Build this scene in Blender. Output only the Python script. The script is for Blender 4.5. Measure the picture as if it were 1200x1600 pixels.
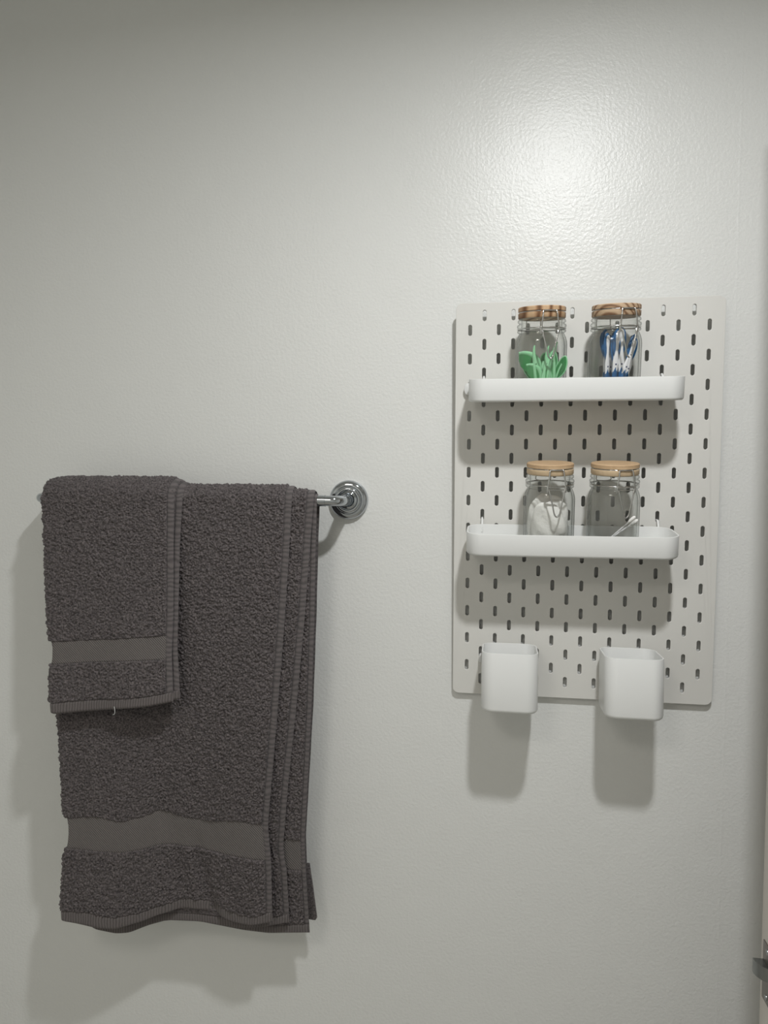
import bpy, bmesh, math, random
import numpy as np
from mathutils import Matrix, Vector

random.seed(7)
rng = np.random.default_rng(11)
for o in list(bpy.data.objects):
    bpy.data.objects.remove(o, do_unlink=True)
scene = bpy.context.scene
COL = scene.collection
K = 0.001                                   # everything below is written in millimetres
R = math.radians
PI = math.pi

# ------------------------------------------------------------------ camera, light, exposure
cam_d = bpy.data.cameras.new('camera')
cam_d.sensor_fit = 'VERTICAL'
cam_d.sensor_height = 36.0
cam_d.sensor_width = 27.0
cam_d.lens = 1100.0 / 1600.0 * 36.0
cam_d.clip_start = 0.01
cam = bpy.data.objects.new('camera', cam_d)
COL.objects.link(cam)
cam.matrix_world = Matrix((
    (0.98921080, -0.01246292, 0.14596803, 0.0479137),
    (0.14637155, 0.04250917, -0.98831592, -1.0332446),
    (0.00611232, 0.99901834, 0.04387475, 1.5048260),
    (0, 0, 0, 1)))
scene.camera = cam

world = bpy.data.worlds.new('world')
scene.world = world
world.use_nodes = True
world.node_tree.nodes['Background'].inputs[0].default_value = (0.9, 0.95, 1.0, 1)
world.node_tree.nodes['Background'].inputs[1].default_value = 0.0

LAMP = Vector((200, -729, 2268)) * K
ld = bpy.data.lights.new('ceiling_lamp_light', 'AREA')
ld.shape = 'DISK'
ld.size = 0.07
ld.energy = 9.3
ld.spread = R(172)
ld.color = (0.985, 0.995, 1.0)
lo = bpy.data.objects.new('ceiling_lamp_light', ld)
COL.objects.link(lo)
lo.location = LAMP
# broad warm fill, added unseen behind the camera to soften the shadows
FILL_LAMP = Vector((-450, -1560, 2262)) * K
ld2 = bpy.data.lights.new('added_fill_light', 'AREA')
ld2.shape = 'DISK'
ld2.size = 0.42
ld2.energy = 5.3
ld2.color = (1.0, 0.95, 0.88)
lo2 = bpy.data.objects.new('added_fill_light', ld2)
COL.objects.link(lo2)
lo2.location = FILL_LAMP

vs = scene.view_settings
vs.view_transform = 'Standard'
vs.look = 'None'
vs.gamma = 1.0
vs.use_curve_mapping = False
vs.exposure = 0.0


# ------------------------------------------------------------------ materials
def srgb(r, g, b):
    f = lambda c: (c / 255 / 12.92) if c / 255 <= 0.04045 else ((c / 255 + 0.055) / 1.055) ** 2.4
    return (f(r), f(g), f(b), 1)


def mat(name, color, rough=0.5, metal=0.0, spec=0.5):
    m = bpy.data.materials.new(name)
    m.use_nodes = True
    b = m.node_tree.nodes['Principled BSDF']
    b.inputs['Base Color'].default_value = color
    b.inputs['Roughness'].default_value = rough
    b.inputs['Metallic'].default_value = metal
    b.inputs['Specular IOR Level'].default_value = spec
    m['b'] = 1
    return m, m.node_tree, b


def add(nt, typ, **kw):
    n = nt.nodes.new(typ)
    for k, v in kw.items():
        if k in n.inputs.keys():
            n.inputs[k].default_value = v
        else:
            setattr(n, k, v)
    return n


def coords(nt, scale=(1, 1, 1), kind='Object'):
    t = add(nt, 'ShaderNodeTexCoord')
    mp = add(nt, 'ShaderNodeMapping')
    mp.inputs['Scale'].default_value = scale
    nt.links.new(t.outputs[kind], mp.inputs['Vector'])
    return mp.outputs['Vector']


def bump(nt, b, height, strength=0.3, dist=0.001, normal=None):
    n = add(nt, 'ShaderNodeBump')
    n.inputs['Strength'].default_value = strength
    n.inputs['Distance'].default_value = dist
    nt.links.new(height, n.inputs['Height'])
    if normal:
        nt.links.new(normal, n.inputs['Normal'])
    nt.links.new(n.outputs['Normal'], b.inputs['Normal'])
    return n.outputs['Normal']


def ramp(nt, src, stops):
    r = add(nt, 'ShaderNodeValToRGB')
    e = r.color_ramp.elements
    e[0].position, e[0].color = stops[0]
    e[1].position, e[1].color = stops[-1]
    for p, c in stops[1:-1]:
        x = e.new(p)
        x.color = c
    nt.links.new(src, r.inputs['Fac'])
    return r.outputs['Color']


def paint_material():
    m, nt, b = mat('wall_paint', srgb(229, 230, 227), 0.33, 0, 0.5)
    v = coords(nt)
    n1 = add(nt, 'ShaderNodeTexNoise', Scale=230.0, Detail=3.0, Roughness=0.55)
    nt.links.new(v, n1.inputs['Vector'])
    n2 = add(nt, 'ShaderNodeTexNoise', Scale=7.0, Detail=2.0)
    nt.links.new(v, n2.inputs['Vector'])
    # a faint vertical joint in the plaster, right of the pegboard
    sx = add(nt, 'ShaderNodeSeparateXYZ')
    nt.links.new(v, sx.inputs[0])
    a = add(nt, 'ShaderNodeMath', operation='SUBTRACT')
    nt.links.new(sx.outputs['X'], a.inputs[0])
    a.inputs[1].default_value = 0.380
    a2 = add(nt, 'ShaderNodeMath', operation='ABSOLUTE')
    nt.links.new(a.outputs[0], a2.inputs[0])
    a3 = add(nt, 'ShaderNodeMapRange')
    a3.inputs['From Min'].default_value = 0.0
    a3.inputs['From Max'].default_value = 0.0022
    a3.inputs['To Min'].default_value = 1.0
    a3.inputs['To Max'].default_value = 0.0
    nt.links.new(a2.outputs[0], a3.inputs['Value'])
    nn = bump(nt, b, a3.outputs['Result'], 0.25, 0.0004)
    nn = bump(nt, b, n2.outputs['Fac'], 0.5, 0.004, nn)
    bump(nt, b, n1.outputs['Fac'], 0.75, 0.0008, nn)
    return m


def board_material():
    m, nt, b = mat('pegboard_white', srgb(222, 221, 216), 0.42)
    v = coords(nt)
    n1 = add(nt, 'ShaderNodeTexNoise', Scale=400.0, Detail=2.0)
    nt.links.new(v, n1.inputs['Vector'])
    bump(nt, b, n1.outputs['Fac'], 0.08, 0.0003)
    return m


def metal_white():
    m, nt, b = mat('white_powder_coat', srgb(229, 230, 228), 0.36)
    v = coords(nt)
    n1 = add(nt, 'ShaderNodeTexNoise', Scale=900.0, Detail=1.0)
    nt.links.new(v, n1.inputs['Vector'])
    bump(nt, b, n1.outputs['Fac'], 0.06, 0.0002)
    return m


def glass_material():
    m = bpy.data.materials.new('clear_jar_glass')
    m.use_nodes = True
    nt = m.node_tree
    nt.nodes.clear()
    out = add(nt, 'ShaderNodeOutputMaterial')
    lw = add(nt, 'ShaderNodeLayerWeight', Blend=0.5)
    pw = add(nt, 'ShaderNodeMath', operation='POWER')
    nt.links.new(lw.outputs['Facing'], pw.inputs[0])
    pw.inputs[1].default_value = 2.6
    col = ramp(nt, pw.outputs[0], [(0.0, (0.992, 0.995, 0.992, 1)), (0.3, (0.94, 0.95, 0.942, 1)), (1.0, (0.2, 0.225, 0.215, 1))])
    tr = add(nt, 'ShaderNodeBsdfTransparent')
    nt.links.new(col, tr.inputs['Color'])
    gl = add(nt, 'ShaderNodeBsdfGlossy', Roughness=0.04)
    p5 = add(nt, 'ShaderNodeMath', operation='POWER')
    p5.inputs[1].default_value = 4.0
    fr = add(nt, 'ShaderNodeMath', operation='MULTIPLY_ADD')
    fr.inputs[1].default_value = 0.7
    fr.inputs[2].default_value = 0.045
    nt.links.new(lw.outputs['Facing'], p5.inputs[0])
    nt.links.new(p5.outputs[0], fr.inputs[0])
    mx = add(nt, 'ShaderNodeMixShader')
    v = coords(nt, (1, 1, 0.25))
    nz = add(nt, 'ShaderNodeTexNoise', Scale=45.0, Detail=1.0)
    nt.links.new(v, nz.inputs['Vector'])
    bp = add(nt, 'ShaderNodeBump')
    bp.inputs['Strength'].default_value = 0.35
    bp.inputs['Distance'].default_value = 0.002
    nt.links.new(nz.outputs['Fac'], bp.inputs['Height'])
    nt.links.new(bp.outputs['Normal'], gl.inputs['Normal'])
    nt.links.new(fr.outputs[0], mx.inputs[0])
    nt.links.new(tr.outputs[0], mx.inputs[1])
    nt.links.new(gl.outputs[0], mx.inputs[2])
    nt.links.new(mx.outputs[0], out.inputs['Surface'])
    return m


def wood_material(name, light, mid, dark, scale, direction, dist):
    m, nt, b = mat(name, light, 0.55, 0, 0.35)
    v = coords(nt)
    w = add(nt, 'ShaderNodeTexWave', Scale=scale, Distortion=dist, Detail=2.0)
    w.wave_type = 'BANDS'
    w.bands_direction = direction
    nt.links.new(v, w.inputs['Vector'])
    c = ramp(nt, w.outputs['Color'], [(0.0, dark), (0.30, mid), (0.62, light), (1.0, light)])
    n = add(nt, 'ShaderNodeTexNoise', Scale=160.0, Detail=3.0)
    nt.links.new(v, n.inputs['Vector'])
    mx = add(nt, 'ShaderNodeMix', data_type='RGBA', blend_type='MULTIPLY')
    mx.inputs[0].default_value = 0.35
    nt.links.new(c, mx.inputs[6])
    nt.links.new(ramp(nt, n.outputs['Fac'], [(0.3, (0.62, 0.55, 0.5, 1)), (0.7, (1, 1, 1, 1))]), mx.inputs[7])
    nt.links.new(mx.outputs[2], b.inputs['Base Color'])
    bump(nt, b, n.outputs['Fac'], 0.15, 0.0003)
    return m


def towel_material(name, c1, c2, kind):
    m, nt, b = mat(name, c1, 0.95, 0, 0.15)
    v = coords(nt)
    if kind == 'terry':
        n = add(nt, 'ShaderNodeTexNoise', Scale=420.0, Detail=2.0)
        nt.links.new(v, n.inputs['Vector'])
        c = ramp(nt, n.outputs['Fac'], [(0.32, c2), (0.68, c1)])
        nt.links.new(c, b.inputs['Base Color'])
        n2 = add(nt, 'ShaderNodeTexNoise', Scale=900.0, Detail=2.0)
        nt.links.new(v, n2.inputs['Vector'])
        bump(nt, b, n2.outputs['Fac'], 0.7, 0.0012)
    else:
        mp = add(nt, 'ShaderNodeMapping')
        nt.links.new(v, mp.inputs['Vector'])
        w = add(nt, 'ShaderNodeTexWave', Scale={'band': 165.0, 'hem': 80.0, 'selvedge': 45.0}[kind], Distortion={'band': 0.6, 'hem': 2.5, 'selvedge': 6.0}[kind], Detail=1.0)
        w.wave_type = 'BANDS'
        w.bands_direction = {'band': 'DIAGONAL', 'hem': 'X', 'selvedge': 'Z'}[kind]
        nt.links.new(mp.outputs['Vector'], w.inputs['Vector'])
        n = add(nt, 'ShaderNodeTexNoise', Scale=700.0, Detail=2.0)
        nt.links.new(v, n.inputs['Vector'])
        mx = add(nt, 'ShaderNodeMix', data_type='FLOAT')
        mx.inputs[0].default_value = 0.4
        nt.links.new(w.outputs['Fac'], mx.inputs[2])
        nt.links.new(n.outputs['Fac'], mx.inputs[3])
        c = ramp(nt, mx.outputs[0], [(0.2, c2), (0.7, c1)])
        nt.links.new(c, b.inputs['Base Color'])
        bump(nt, b, mx.outputs[0], {'band': 0.9, 'hem': 0.35, 'selvedge': 0.3}[kind], 0.0008)
    b.inputs['Sheen Weight'].default_value = 0.12
    b.inputs['Sheen Roughness'].default_value = 0.6
    return m


def plastic(name, color, rough=0.35, trans=0.0):
    m, nt, b = mat(name, color, rough)
    v = coords(nt)
    n = add(nt, 'ShaderNodeTexNoise', Scale=300.0)
    nt.links.new(v, n.inputs['Vector'])
    bump(nt, b, n.outputs['Fac'], 0.05, 0.0003)
    if trans:
        b.inputs['Subsurface Weight'].default_value = trans
        b.inputs['Subsurface Radius'].default_value = (0.002, 0.003, 0.002)
        b.inputs['Subsurface Scale'].default_value = 1.0
    return m


def cotton_material():
    m, nt, b = mat('white_cotton', srgb(238, 237, 233), 1.0, 0, 0.05)
    v = coords(nt)
    n = add(nt, 'ShaderNodeTexNoise', Scale=220.0, Detail=4.0)
    nt.links.new(v, n.inputs['Vector'])
    bump(nt, b, n.outputs['Fac'], 0.5, 0.0015)
    return m


def chrome_material():
    m, nt, b = mat('chrome', srgb(186, 190, 194), 0.07, 1.0)
    v = coords(nt)
    n = add(nt, 'ShaderNodeTexNoise', Scale=60.0)
    nt.links.new(v, n.inputs['Vector'])
    bump(nt, b, n.outputs['Fac'], 0.02, 0.0005)
    return m


def plain_noise(name, color, rough, scale, strength, metal=0.0):
    m, nt, b = mat(name, color, rough, metal)
    v = coords(nt)
    n = add(nt, 'ShaderNodeTexNoise', Scale=scale, Detail=3.0)
    nt.links.new(v, n.inputs['Vector'])
    bump(nt, b, n.outputs['Fac'], strength, 0.0008)
    return m


M = dict(
    wall=paint_material(),
    ceiling=plain_noise('ceiling_paint', srgb(228, 228, 225), 0.8, 200, 0.2),
    floor=plain_noise('floor_vinyl', srgb(192, 188, 180), 0.5, 60, 0.1),
    board=board_material(),
    white=metal_white(),
    glass=glass_material(),
    wood_ring=wood_material('wood_dark_rings', srgb(212, 180, 144), srgb(192, 154, 118), srgb(122, 88, 62), 22.0, 'X', 3.0),
    wood_slant=wood_material('wood_slanted_grain', srgb(206, 180, 150), srgb(184, 152, 122), srgb(132, 102, 78), 60.0, 'DIAGONAL', 1.2),
    wood_pale=wood_material('wood_pale', srgb(222, 198, 164), srgb(214, 186, 150), srgb(200, 170, 134), 16.0, 'Z', 3.0),
    chrome=chrome_material(),
    steel=plain_noise('bail_wire_steel', srgb(206, 206, 204), 0.16, 300, 0.05, 1.0),
    terry=towel_material('charcoal_terry', srgb(116, 109, 109), srgb(62, 58, 59), 'terry'),
    band=towel_material('charcoal_woven_band', srgb(122, 116, 114), srgb(80, 76, 75), 'band'),
    hem=towel_material('charcoal_hem', srgb(108, 102, 101), srgb(86, 81, 80), 'hem'),
    selv=towel_material('charcoal_selvedge', srgb(108, 102, 102), srgb(86, 82, 82), 'selvedge'),
    green=plastic('mint_green_plastic', srgb(156, 218, 170), 0.35, 0.1),
    greend=plastic('green_plastic', srgb(72, 146, 88), 0.35, 0.1),
    pwhite=plastic('white_plastic', srgb(236, 236, 238), 0.35),
    blue=plastic('blue_rubber', srgb(14, 88, 140), 0.4),
    navy=plastic('navy_dot', srgb(24, 40, 90), 0.4),
    floss=plastic('white_floss', srgb(235, 238, 236), 0.6),
    gasket=plastic('clear_silicone', srgb(196, 190, 178), 0.4, 0.2),
    cotton=cotton_material(),
    door=plain_noise('door_paint', srgb(214, 208, 200), 0.45, 120, 0.12),
    latch=plain_noise('latch_steel', srgb(150, 152, 152), 0.25, 200, 0.05, 1.0),
    plate=plain_noise('latch_plate_steel', srgb(140, 134, 130), 0.4, 200, 0.08, 1.0),
    lamp=plain_noise('lamp_body_white', srgb(230, 230, 228), 0.5, 100, 0.05),
)


# ------------------------------------------------------------------ building helpers
def link_mesh(name, me, m, parent=None, smooth=None):
    me.name = name
    me.materials.clear()
    me.materials.append(m)
    o = bpy.data.objects.new(name, me)
    COL.objects.link(o)
    if parent is not None:
        o.parent = parent
    if smooth is not None:
        for p in me.polygons:
            p.use_smooth = True
        me.set_sharp_from_angle(angle=R(smooth))
    return o


def from_bm(name, bm, m, parent=None, smooth=None):
    me = bpy.data.meshes.new(name)
    bmesh.ops.recalc_face_normals(bm, faces=bm.faces)
    bm.to_mesh(me)
    bm.free()
    return link_mesh(name, me, m, parent, smooth)


def thing(name, label, cat, matrix, group=None):
    o = bpy.data.objects.new(name, None)
    o.empty_display_size = 0.03
    COL.objects.link(o)
    o.matrix_world = matrix
    o['label'] = label
    o['category'] = cat
    if group:
        o['group'] = group
    return o


def structure(o):
    o['kind'] = 'structure'
    return o


def loft(bm, loops, close_start=True, close_end=True):
    rings = [[bm.verts.new(Vector(p) * K) for p in lp] for lp in loops]
    n = len(rings[0])
    for a, b in zip(rings[:-1], rings[1:]):
        for i in range(n):
            j = (i + 1) % n
            bm.faces.new((a[i], a[j], b[j], b[i]))
    if close_start:
        bm.faces.new(rings[0][::-1])
    if close_end:
        bm.faces.new(rings[-1])
    return rings


def lathe(bm, prof, seg=48, axis='z', closed=False):
    """prof: list of (r, h) in mm; axis z (up) or y (towards -y, out of the wall)."""
    rings = []
    for r, h in prof:
        ring = []
        if r < 1e-6:
            p = (0, 0, h) if axis == 'z' else (0, -h, 0)
            ring = [bm.verts.new(Vector(p) * K)]
        else:
            for i in range(seg):
                a = 2 * PI * i / seg
                p = (r * math.cos(a), r * math.sin(a), h) if axis == 'z' else (r * math.cos(a), -h, r * math.sin(a))
                ring.append(bm.verts.new(Vector(p) * K))
        rings.append(ring)
    pairs = list(zip(rings[:-1], rings[1:]))
    if closed:
        pairs.append((rings[-1], rings[0]))
    for a, b in pairs:
        for i in range(seg):
            j = (i + 1) % seg
            if len(a) == 1 and len(b) == 1:
                continue
            if len(a) == 1:
                bm.faces.new((a[0], b[j], b[i]))
            elif len(b) == 1:
                bm.faces.new((a[i], a[j], b[0]))
            else:
                bm.faces.new((a[i], a[j], b[j], b[i]))


def tube(bm, pts, rad, seg=8, closed=False, flat=None):
    """sweep a round (or flattened) section along pts (mm). rad: number or list. flat: (normal vector, ratio)."""
    P = [Vector(p) for p in pts]
    n = len(P)
    rads = rad if isinstance(rad, (list, tuple)) else [rad] * n
    rings = []
    up = None
    for i in range(n):
        if closed:
            t = (P[(i + 1) % n] - P[i - 1]).normalized()
        else:
            t = (P[min(i + 1, n - 1)] - P[max(i - 1, 0)]).normalized()
        if flat:
            nrm = Vector(flat[0])
            nrm = (nrm - t * nrm.dot(t)).normalized()
            ratio = flat[1]
        else:
            if up is None:
                up = Vector((0, 0, 1)) if abs(t.z) < 0.9 else Vector((1, 0, 0))
            nrm = (up - t * up.dot(t)).normalized()
            up = nrm
            ratio = 1.0
        s = t.cross(nrm)
        ring = []
        for k in range(seg):
            a = 2 * PI * k / seg
            ring.append(bm.verts.new((P[i] + nrm * math.cos(a) * rads[i] * ratio + s * math.sin(a) * rads[i]) * K))
        rings.append(ring)
    pairs = list(zip(rings[:-1], rings[1:]))
    if closed:
        pairs.append((rings[-1], rings[0]))
    for a, b in pairs:
        for i in range(seg):
            j = (i + 1) % seg
            bm.faces.new((a[i], a[j], b[j], b[i]))
    if not closed:
        bm.faces.new(rings[0][::-1])
        bm.faces.new(rings[-1])


def smooth_path(pts, n=24):
    """Catmull-Rom through pts."""
    P = [Vector(p) for p in pts]
    P = [P[0] * 2 - P[1]] + P + [P[-1] * 2 - P[-2]]
    out = []
    segs = len(P) - 3
    for s in range(segs):
        a, b, c, d = P[s:s + 4]
        m = max(2, n // segs)
        for i in range(m):
            t = i / m
            out.append(0.5 * ((2 * b) + (c - a) * t + (2 * a - 5 * b + 4 * c - d) * t * t + (3 * b - a - 3 * c + d) * t ** 3))
    out.append(P[-2])
    return out


def rrect(x0, x1, z0, z1, r, y, n=8):
    """rounded rectangle loop in the x/z plane at height y"""
    r = max(r, 0.2)
    pts = []
    for cx, cz, a0 in ((x1 - r, z1 - r, 0), (x0 + r, z1 - r, 90), (x0 + r, z0 + r, 180), (x1 - r, z0 + r, 270)):
        for i in range(n + 1):
            a = R(a0 + 90 * i / n)
            pts.append((cx + r * math.cos(a), y, cz + r * math.sin(a)))
    return pts


def box(bm, lo_, hi_):
    v = [bm.verts.new(Vector((x, y, z)) * K) for x in (lo_[0], hi_[0]) for y in (lo_[1], hi_[1]) for z in (lo_[2], hi_[2])]
    for f in ((0, 1, 3, 2), (4, 6, 7, 5), (0, 4, 5, 1), (2, 3, 7, 6), (0, 2, 6, 4), (1, 5, 7, 3)):
        bm.faces.new([v[i] for i in f])


def bevel_all(bm, w, seg=2):
    bmesh.ops.bevel(bm, geom=list(bm.edges), offset=w * K, segments=seg, profile=0.5, affect='EDGES', clamp_overlap=True)


# ------------------------------------------------------------------ room shell
X0, X1, YB, YF, ZC = -1150, 1200, 0, -2000, 2300


def slab(name, lo_, hi_, m):
    bm = bmesh.new()
    box(bm, lo_, hi_)
    return structure(from_bm(name, bm, m))


slab('wall_back', (X0 - 100, 0, 0), (X1 + 100, 100, ZC), M['wall'])
slab('wall_left', (X0 - 100, YF, 0), (X0, 0, ZC), M['wall'])
slab('wall_right', (X1, YF, 0), (X1 + 100, 0, ZC), M['wall'])
slab('wall_front', (X0 - 100, YF - 100, 0), (X1 + 100, YF, ZC), M['wall'])
slab('floor', (X0 - 100, YF - 100, -60), (X1 + 100, 100, 0), M['floor'])
slab('ceiling', (X0 - 100, YF - 100, ZC), (X1 + 100, 100, ZC + 60), M['ceiling'])

# open door at the right edge of the frame: only its latch edge shows
dx = 351.0
bm = bmesh.new()
box(bm, (dx, -268, 8), (dx + 815, -228, 2054))
bevel_all(bm, 1.2, 2)
door = structure(from_bm('door_1', bm, M['door'], None, 30))
bm = bmesh.new()
box(bm, (dx - 1.2, -260, 946), (dx + 1, -236, 1010))
bevel_all(bm, 0.5, 2)
from_bm('latch_plate', bm, M['plate'], door, 30)
bm = bmesh.new()
prof = [(dx + 4, -239), (dx - 12.5, -239), (dx - 12.5, -243), (dx - 11.0, -248), (dx - 7.5, -253), (dx - 3.0, -256), (dx + 4, -257)]
loft(bm, [[(x, y, z) for x, y in prof] for z in (975, 990)])
from_bm('latch_bolt', bm, M['latch'], door, 40)
for z in (953, 1003):
    bm = bmesh.new()
    lathe(bm, [(0, 0), (3.2, 0), (3.0, 0.8), (1.6, 1.2), (0, 1.2)], 16, 'z')
    o = from_bm('screw', bm, M['latch'], door, 40)
    o.matrix_local = Matrix.Translation(Vector((dx - 1.0, -248, z)) * K) @ Matrix.Rotation(R(-90), 4, 'Y')

# ------------------------------------------------------------------ ceiling lamp (above the frame)
lamp = thing('ceiling_lamp', 'small round white downlight fixed to the ceiling', 'lamp', Matrix.Translation(Vector((LAMP.x, LAMP.y, ZC * K))))
bm = bmesh.new()
lathe(bm, [(0, 0), (55, 0), (55, -6), (48, -9), (44, -29), (40, -29), (38, -10), (0, -10)], 40)
from_bm('lamp_body', bm, M['lamp'], lamp, 35)
lo.parent = lamp
lo.matrix_local = Matrix.Translation(Vector((0, 0, LAMP.z - ZC * K)))

fill_lamp = thing('added_fill_lamp', 'wide round fill light added on the ceiling behind the camera, out of view', 'lamp', Matrix.Translation(Vector((FILL_LAMP.x, FILL_LAMP.y, ZC * K))))
bm = bmesh.new()
lathe(bm, [(0, 0), (235, 0), (238, -6), (236, -30), (226, -34), (222, -28), (0, -28)], 64)
from_bm('lamp_body', bm, M['lamp'], fill_lamp, 35)  # invented housing for the added fill light, out of view
lo2.parent = fill_lamp
lo2.matrix_local = Matrix.Translation(Vector((0, 0, FILL_LAMP.z - ZC * K)))

# ------------------------------------------------------------------ pegboard frame: x right, y up along the board, z out of the board
ang = math.atan(16 / 560.0)
ca, sa = math.cos(ang), math.sin(ang)
BOARD = Matrix(((1, 0, 0, 0), (0, -sa, -ca, -0.024), (0, ca, -sa, 1.758), (0, 0, 0, 1)))
BT = 4.0


def pegboard():
    cu = bpy.data.curves.new('pegboard', 'CURVE')
    cu.dimensions = '2D'
    cu.fill_mode = 'BOTH'
    cu.extrude = BT / 2 * K

    def poly(pts):
        s = cu.splines.new('POLY')
        s.points.add(len(pts) - 1)
        for p, (x, y) in zip(s.points, pts):
            p.co = (x * K, y * K, 0, 1)
        s.use_cyclic_u = True
    poly([(x, y) for x, _, y in rrect(0, 360, -563, -2, 9, 0, 8)])
    for r in range(1, 28):
        for c in range(8 if r % 2 else 9):
            x = (40 if r % 2 else 20) + 40 * c
            y = -20.0 * r
            poly([(px, py) for px, _, py in rrect(x - 2.6, x + 2.6, y - 7.6, y + 7.6, 2.59, 0, 5)])
    ob = bpy.data.objects.new('tmp', cu)
    COL.objects.link(ob)
    dg = bpy.context.evaluated_depsgraph_get()
    me = bpy.data.meshes.new_from_object(ob.evaluated_get(dg))
    bpy.data.objects.remove(ob, do_unlink=True)
    bpy.data.curves.remove(cu)
    bm = bmesh.new()
    bm.from_mesh(me)
    bmesh.ops.remove_doubles(bm, verts=bm.verts, dist=1e-6)
    # small rounded arris round every edge of board and slots
    ed = [e for e in bm.edges if len(e.link_faces) == 2 and e.calc_face_angle(0) > R(70) and
          abs(e.verts[0].co.z - e.verts[1].co.z) < 1e-6 and e.verts[0].co.z > 0]
    bmesh.ops.bevel(bm, geom=ed, offset=0.5 * K, segments=2, profile=0.5, affect='EDGES')
    bm.to_mesh(me)
    bm.free()
    me.transform(Matrix.Translation((0, 0, -BT / 2 * K)))
    root = thing('pegboard', 'tall white pegboard panel with staggered slots, hung on the white wall right of the towels', 'pegboard', BOARD)
    link_mesh('panel', me, M['board'], root)
    inv = BOARD.inverted()
    for x, y in ((30, -30), (330, -30), (30, -530), (330, -530)):
        bm = bmesh.new()
        p = BOARD @ (Vector((x, y, -BT)) * K)
        gap = -p.y / K
        lathe(bm, [(0, 0), (6, 0), (6, gap * 1.0), (0, gap * 1.0)], 20)
        o = from_bm('spacer', bm, M['white'], root, 40)
        o.matrix_local = inv @ Matrix.Translation((p.x, -0.0002, p.z)) @ Matrix.Rotation(R(90), 4, 'X')
    return root


pegboard()


# ------------------------------------------------------------------ shelves and cups hung on the board
def frame_on_board(x, y, tilt):
    return BOARD @ Matrix.Translation(Vector((x, y, 0)) * K) @ Matrix.Rotation(R(tilt), 4, 'X')


def tray_mesh(w, z0, z1, h, r, t=1.4, fil=3.5):
    bm = bmesh.new()
    x0, x1 = -w / 2, w / 2
    loops = []
    for k in range(5):                       # rounded outer bottom edge
        a = R(90 * k / 4)
        ins = fil * (1 - math.sin(a))
        loops.append(rrect(x0 + ins, x1 - ins, z0 + ins, z1 - ins, r - ins, -h + fil * (1 - math.cos(a))))
    loops.append(rrect(x0, x1, z0, z1, r, -0.8))
    loops.append(rrect(x0 + 0.25, x1 - 0.25, z0 + 0.25, z1 - 0.25, r - 0.25, -0.2))
    loops.append(rrect(x0 + t / 2, x1 - t / 2, z0 + t / 2, z1 - t / 2, r - t / 2, 0))
    loops.append(rrect(x0 + t - 0.25, x1 - t + 0.25, z0 + t - 0.25, z1 - t + 0.25, r - t + 0.25, -0.2))
    loops.append(rrect(x0 + t, x1 - t, z0 + t, z1 - t, r - t, -0.8))
    for k in range(5):
        a = R(90 * (4 - k) / 4)
        ins = t + (fil - 0.5) * (1 - math.sin(a))
        loops.append(rrect(x0 + ins, x1 - ins, z0 + ins, z1 - ins, r - ins, -h + t + (fil - 0.5) * (1 - math.cos(a))))
    loft(bm, loops)
    return bm


def hook(parent, frame, xb, yslot, zback, ytop):
    """white peg: from the rear rim of the holder up and into a slot of the board (board coordinates)."""
    inv = frame.inverted() @ BOARD
    pts = [(xb, ytop - 10, zback), (xb, ytop, zback - 0.5), (xb, yslot - 6.4, 3.2), (xb, yslot - 5.6, 0.5), (xb, yslot - 5.4, -7)]
    pts = [inv @ (Vector(p) * K) / K for p in smooth_path(pts, 20)]
    bm = bmesh.new()
    tube(bm, pts, 1.6, 10)
    return from_bm('hook', bm, M['white'], parent, 50)


def shelf(x, y, label, rows, lug):
    fr = frame_on_board(x, y, 5.94)
    t = thing('pegboard_shelf', label, 'shelf', fr, 'tray shelves on the pegboard')
    from_bm('tray', tray_mesh(274, 8, 82, 30, 22, 2.2), M['white'], t, 40)
    for xb in (40, 280):
        hook(t, fr, xb, rows, 8.6, y - 2)
    for sx in (-1, 1):                       # rounded lug at each rear corner
        bm = bmesh.new()
        xx = sx * 139.5
        ring = [(xx + sx * 5.5 * math.cos(a) * (1 if math.cos(a) > 0 else 0.6), -13 + 8.5 * math.sin(a), 0) for a in [2 * PI * i / 20 for i in range(20)]]
        loft(bm, [[(p[0], p[1], z) for p in ring] for z in (3.5, 9)])
        bevel_all(bm, 0.6, 2)
        if lug and sx < 0:
            from_bm('corner_lug', bm, M['white'], t, 40)
        else:
            bm.free()
    return fr


SH_UP = shelf(157.6, -109.0, 'upper white metal tray shelf on the pegboard, carrying the floss pick jars', -100, True)
SH_LO = shelf(156.7, -312.2, 'lower white metal tray shelf on the pegboard, carrying the cotton jars', -300, False)


def cup(x, y, tilt, yaw, cols, label):
    fr = frame_on_board(x, y, tilt) @ Matrix.Rotation(R(yaw), 4, 'Y')
    t = thing('pegboard_cup', label, 'container', fr, 'white cups at the foot of the pegboard')
    from_bm('cup_body', tray_mesh(75.5, 7, 84, 80, 17, 2.2, 5), M['white'], t, 40)
    for col, row in cols:
        hook(t, fr, col, row, 8.2, row - 3)
    return fr


cup(80.8, -484.5, -3.6, -1.0, ((40, -500), (100, -520)), 'left empty white metal cup hung at the bottom of the pegboard')
cup(241.5, -484.5, -3.6, -1.0, ((220, -520), (260, -520)), 'right empty white metal cup hung at the bottom of the pegboard')


# ------------------------------------------------------------------ jars
def arc_pts(r, z, a0, a1, n=24):
    return [(r * math.sin(R(a0 + (a1 - a0) * i / n)), -r * math.cos(R(a0 + (a1 - a0) * i / n)), z) for i in range(n + 1)]


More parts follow.
